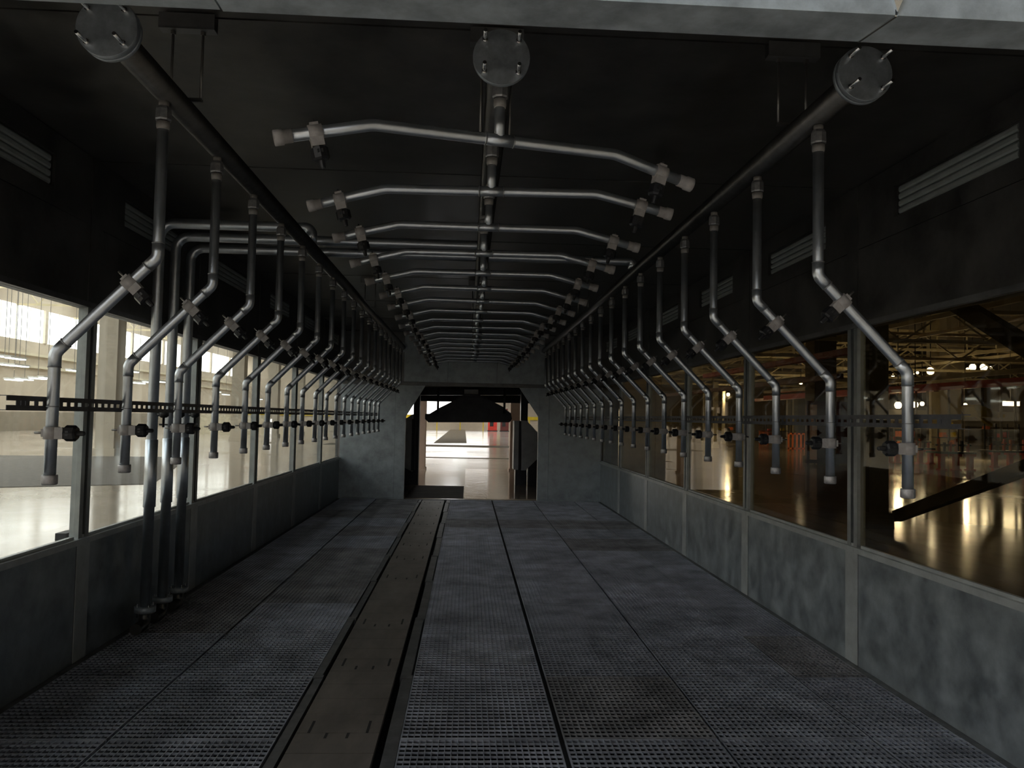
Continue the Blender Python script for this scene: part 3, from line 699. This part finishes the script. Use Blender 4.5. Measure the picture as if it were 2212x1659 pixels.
# lit lamps of the dim hall
for px, py, Y, r in ((2010, 801, 44, .21), (2101, 793, 76, .32), (2125, 793, 76, .34), (2090, 797, 80, .14), (2140, 794, 80, .14), (1972, 806, 80, .16), (1982, 805, 80, .14), (1929, 811, 82, .16), (1915, 874, 38, .09), (1940, 875, 38, .17), (1977, 874, 38, .15), (1992, 872, 44, .12), (2085, 875, 38, .10), (1730, 827, 44, .09), (1750, 825, 44, .12), (1793, 821, 44, .13), (1573, 852, 60, .13)):
    p = A(px, py, Y); k_ = (px, py) in ((1940, 875), (2085, 875), (1750, 825), (1573, 852))
    t = thing('hall_lamp', 'small bright lamp hung in the dim hall', 'lamp', p, 0, 'bright lamps of the dim hall')
    obj('bulb', mk(lathe, (0, 0, -r), (0, 0, 1), [(0, r*.4), (r*.3, r*.8), (r, r), (r*1.6, r*.8), (r*2, r*.3)], 14), 'lamp', t)
    obj('shade', mk(lathe, (0, 0, r*.9), (0, 0, 1), [(0, r*.7), (r*.6, r*.5), (r*.9, r*.15), (HH-p.z-r*.9, .012)], 12), 'dark', t)
    if k_:
        ld = bpy.data.lights.new('lamp_light', 'POINT'); ld.energy = 150; ld.color = (1, .93, .8); ld.shadow_soft_size = r*1.1
        lo = bpy.data.objects.new('lamp_light', ld); C.objects.link(lo); lo.parent = t; lo.location = (0, 0, -r*1.6)
p = A(2183, 872, 36); t = thing('strip_lamp', 'wide bright strip lamp beside the yellow chute', 'lamp', p)
obj('diffuser', B(-.34, .34, -.15, .15, -.10, .10), 'lamp', t); obj('housing', B(-.38, .38, -.2, .2, .10, .16), 'white', t); obj('hanger_wire', B(-.01, .01, -.01, .01, .16, HH-p.z), 'rod', t)
p = A(995, 893, 70); t = thing('strip_lamp', 'wide bright strip lamp seen through the end opening under the hood', 'lamp', p)
obj('diffuser', B(-.62, .62, -.2, .2, -.18, .18), 'tubelit', t); obj('housing', B(-.68, .68, -.25, .25, .18, .28), 'white', t); obj('hanger_wire', B(-.02, .02, -.02, .02, .28, HH-p.z), 'rod', t)
# things seen through the end opening
for px, pyb, lab in ((963, 922, 'cream post beyond the dryer beside the bright strip lamp'), (1047, 924, 'cream post beyond the dryer beside the red machine')):
    p = G(px, pyb); column(p.x, p.y, .55*p.y/F*7, lab, 'cream', None, 6)
for px, pyb, w, hgt, m, lab in ((1064, 918, .55, 1.9, 'red', 'red machine standing beyond the dryer beside the cream post'), (1090, 921, .5, 2.2, 'dred', 'dark red machine standing beyond the dryer near the beige post')):
    p = A(px, pyb, 96); t = thing('machine', lab, 'machine', (p.x, p.y, 0))
    obj('machine_body', B(-w, w, 0, 1, .1, hgt), m, t); obj('machine_foot', B(-w*1.1, w*1.1, -.1, 1.1, 0, .1), 'dark', t)
    obj('machine_panel', B(-w*.6, w*.2, -.03, 0, .6, hgt*.7), 'dark', t); obj('machine_stack', B(w*.3, w*.7, .2, .5, hgt, hgt+.6), m, t)
t = thing('guard_rail', 'long yellow guard rail far beyond the end opening', 'rail', (0, 99, 0))
obj('rail_bar', B(-16, 14, 0, .1, 1.55, 1.85), 'yellow', t)
for k in range(11): obj('rail_post', B(-15.5+k*2.9-.06, -15.5+k*2.9+.06, .1, .2, 0, 1.8), 'yellow', t)
tag(obj('green_planter_row', B(-16, 14, 101, 101.8, 0, .9), 'concrete'), 'low grey kerb behind the yellow guard rail', 'kerb')
# lattice tower seen beyond the far windows
p = G(1385, 930); t = thing('lattice_mast', 'white cross-braced mast seen beyond the far dim-hall windows', 'mast', (p.x, p.y, 0))
for x in (-.6, .6): obj('mast_leg', B(x-.07, x+.07, -.07, .07, 0, 5), 'white', t)
for z in (.4, 2.4): 
    obj('brace', mk(bar, (-.6, 0, z), (.6, 0, z+2), .1, .1), 'white', t); obj('brace', mk(bar, (.6, 0, z), (-.6, 0, z+2), .1, .1), 'white', t)
for px in (1258, 1332):
    p = G(px, 936); o = thing('lit_doorway', 'tall daylit doorway panel beyond the far dim-hall windows', 'doorway', (p.x, p.y, 0), 0, 'daylit doorways')
    obj('lit_panel', B(-.35, .35, 0, .1, .3, 3.0), 'window', o); obj('door_frame', B(-.45, .45, .1, .2, 0, 3.1), 'cream', o)
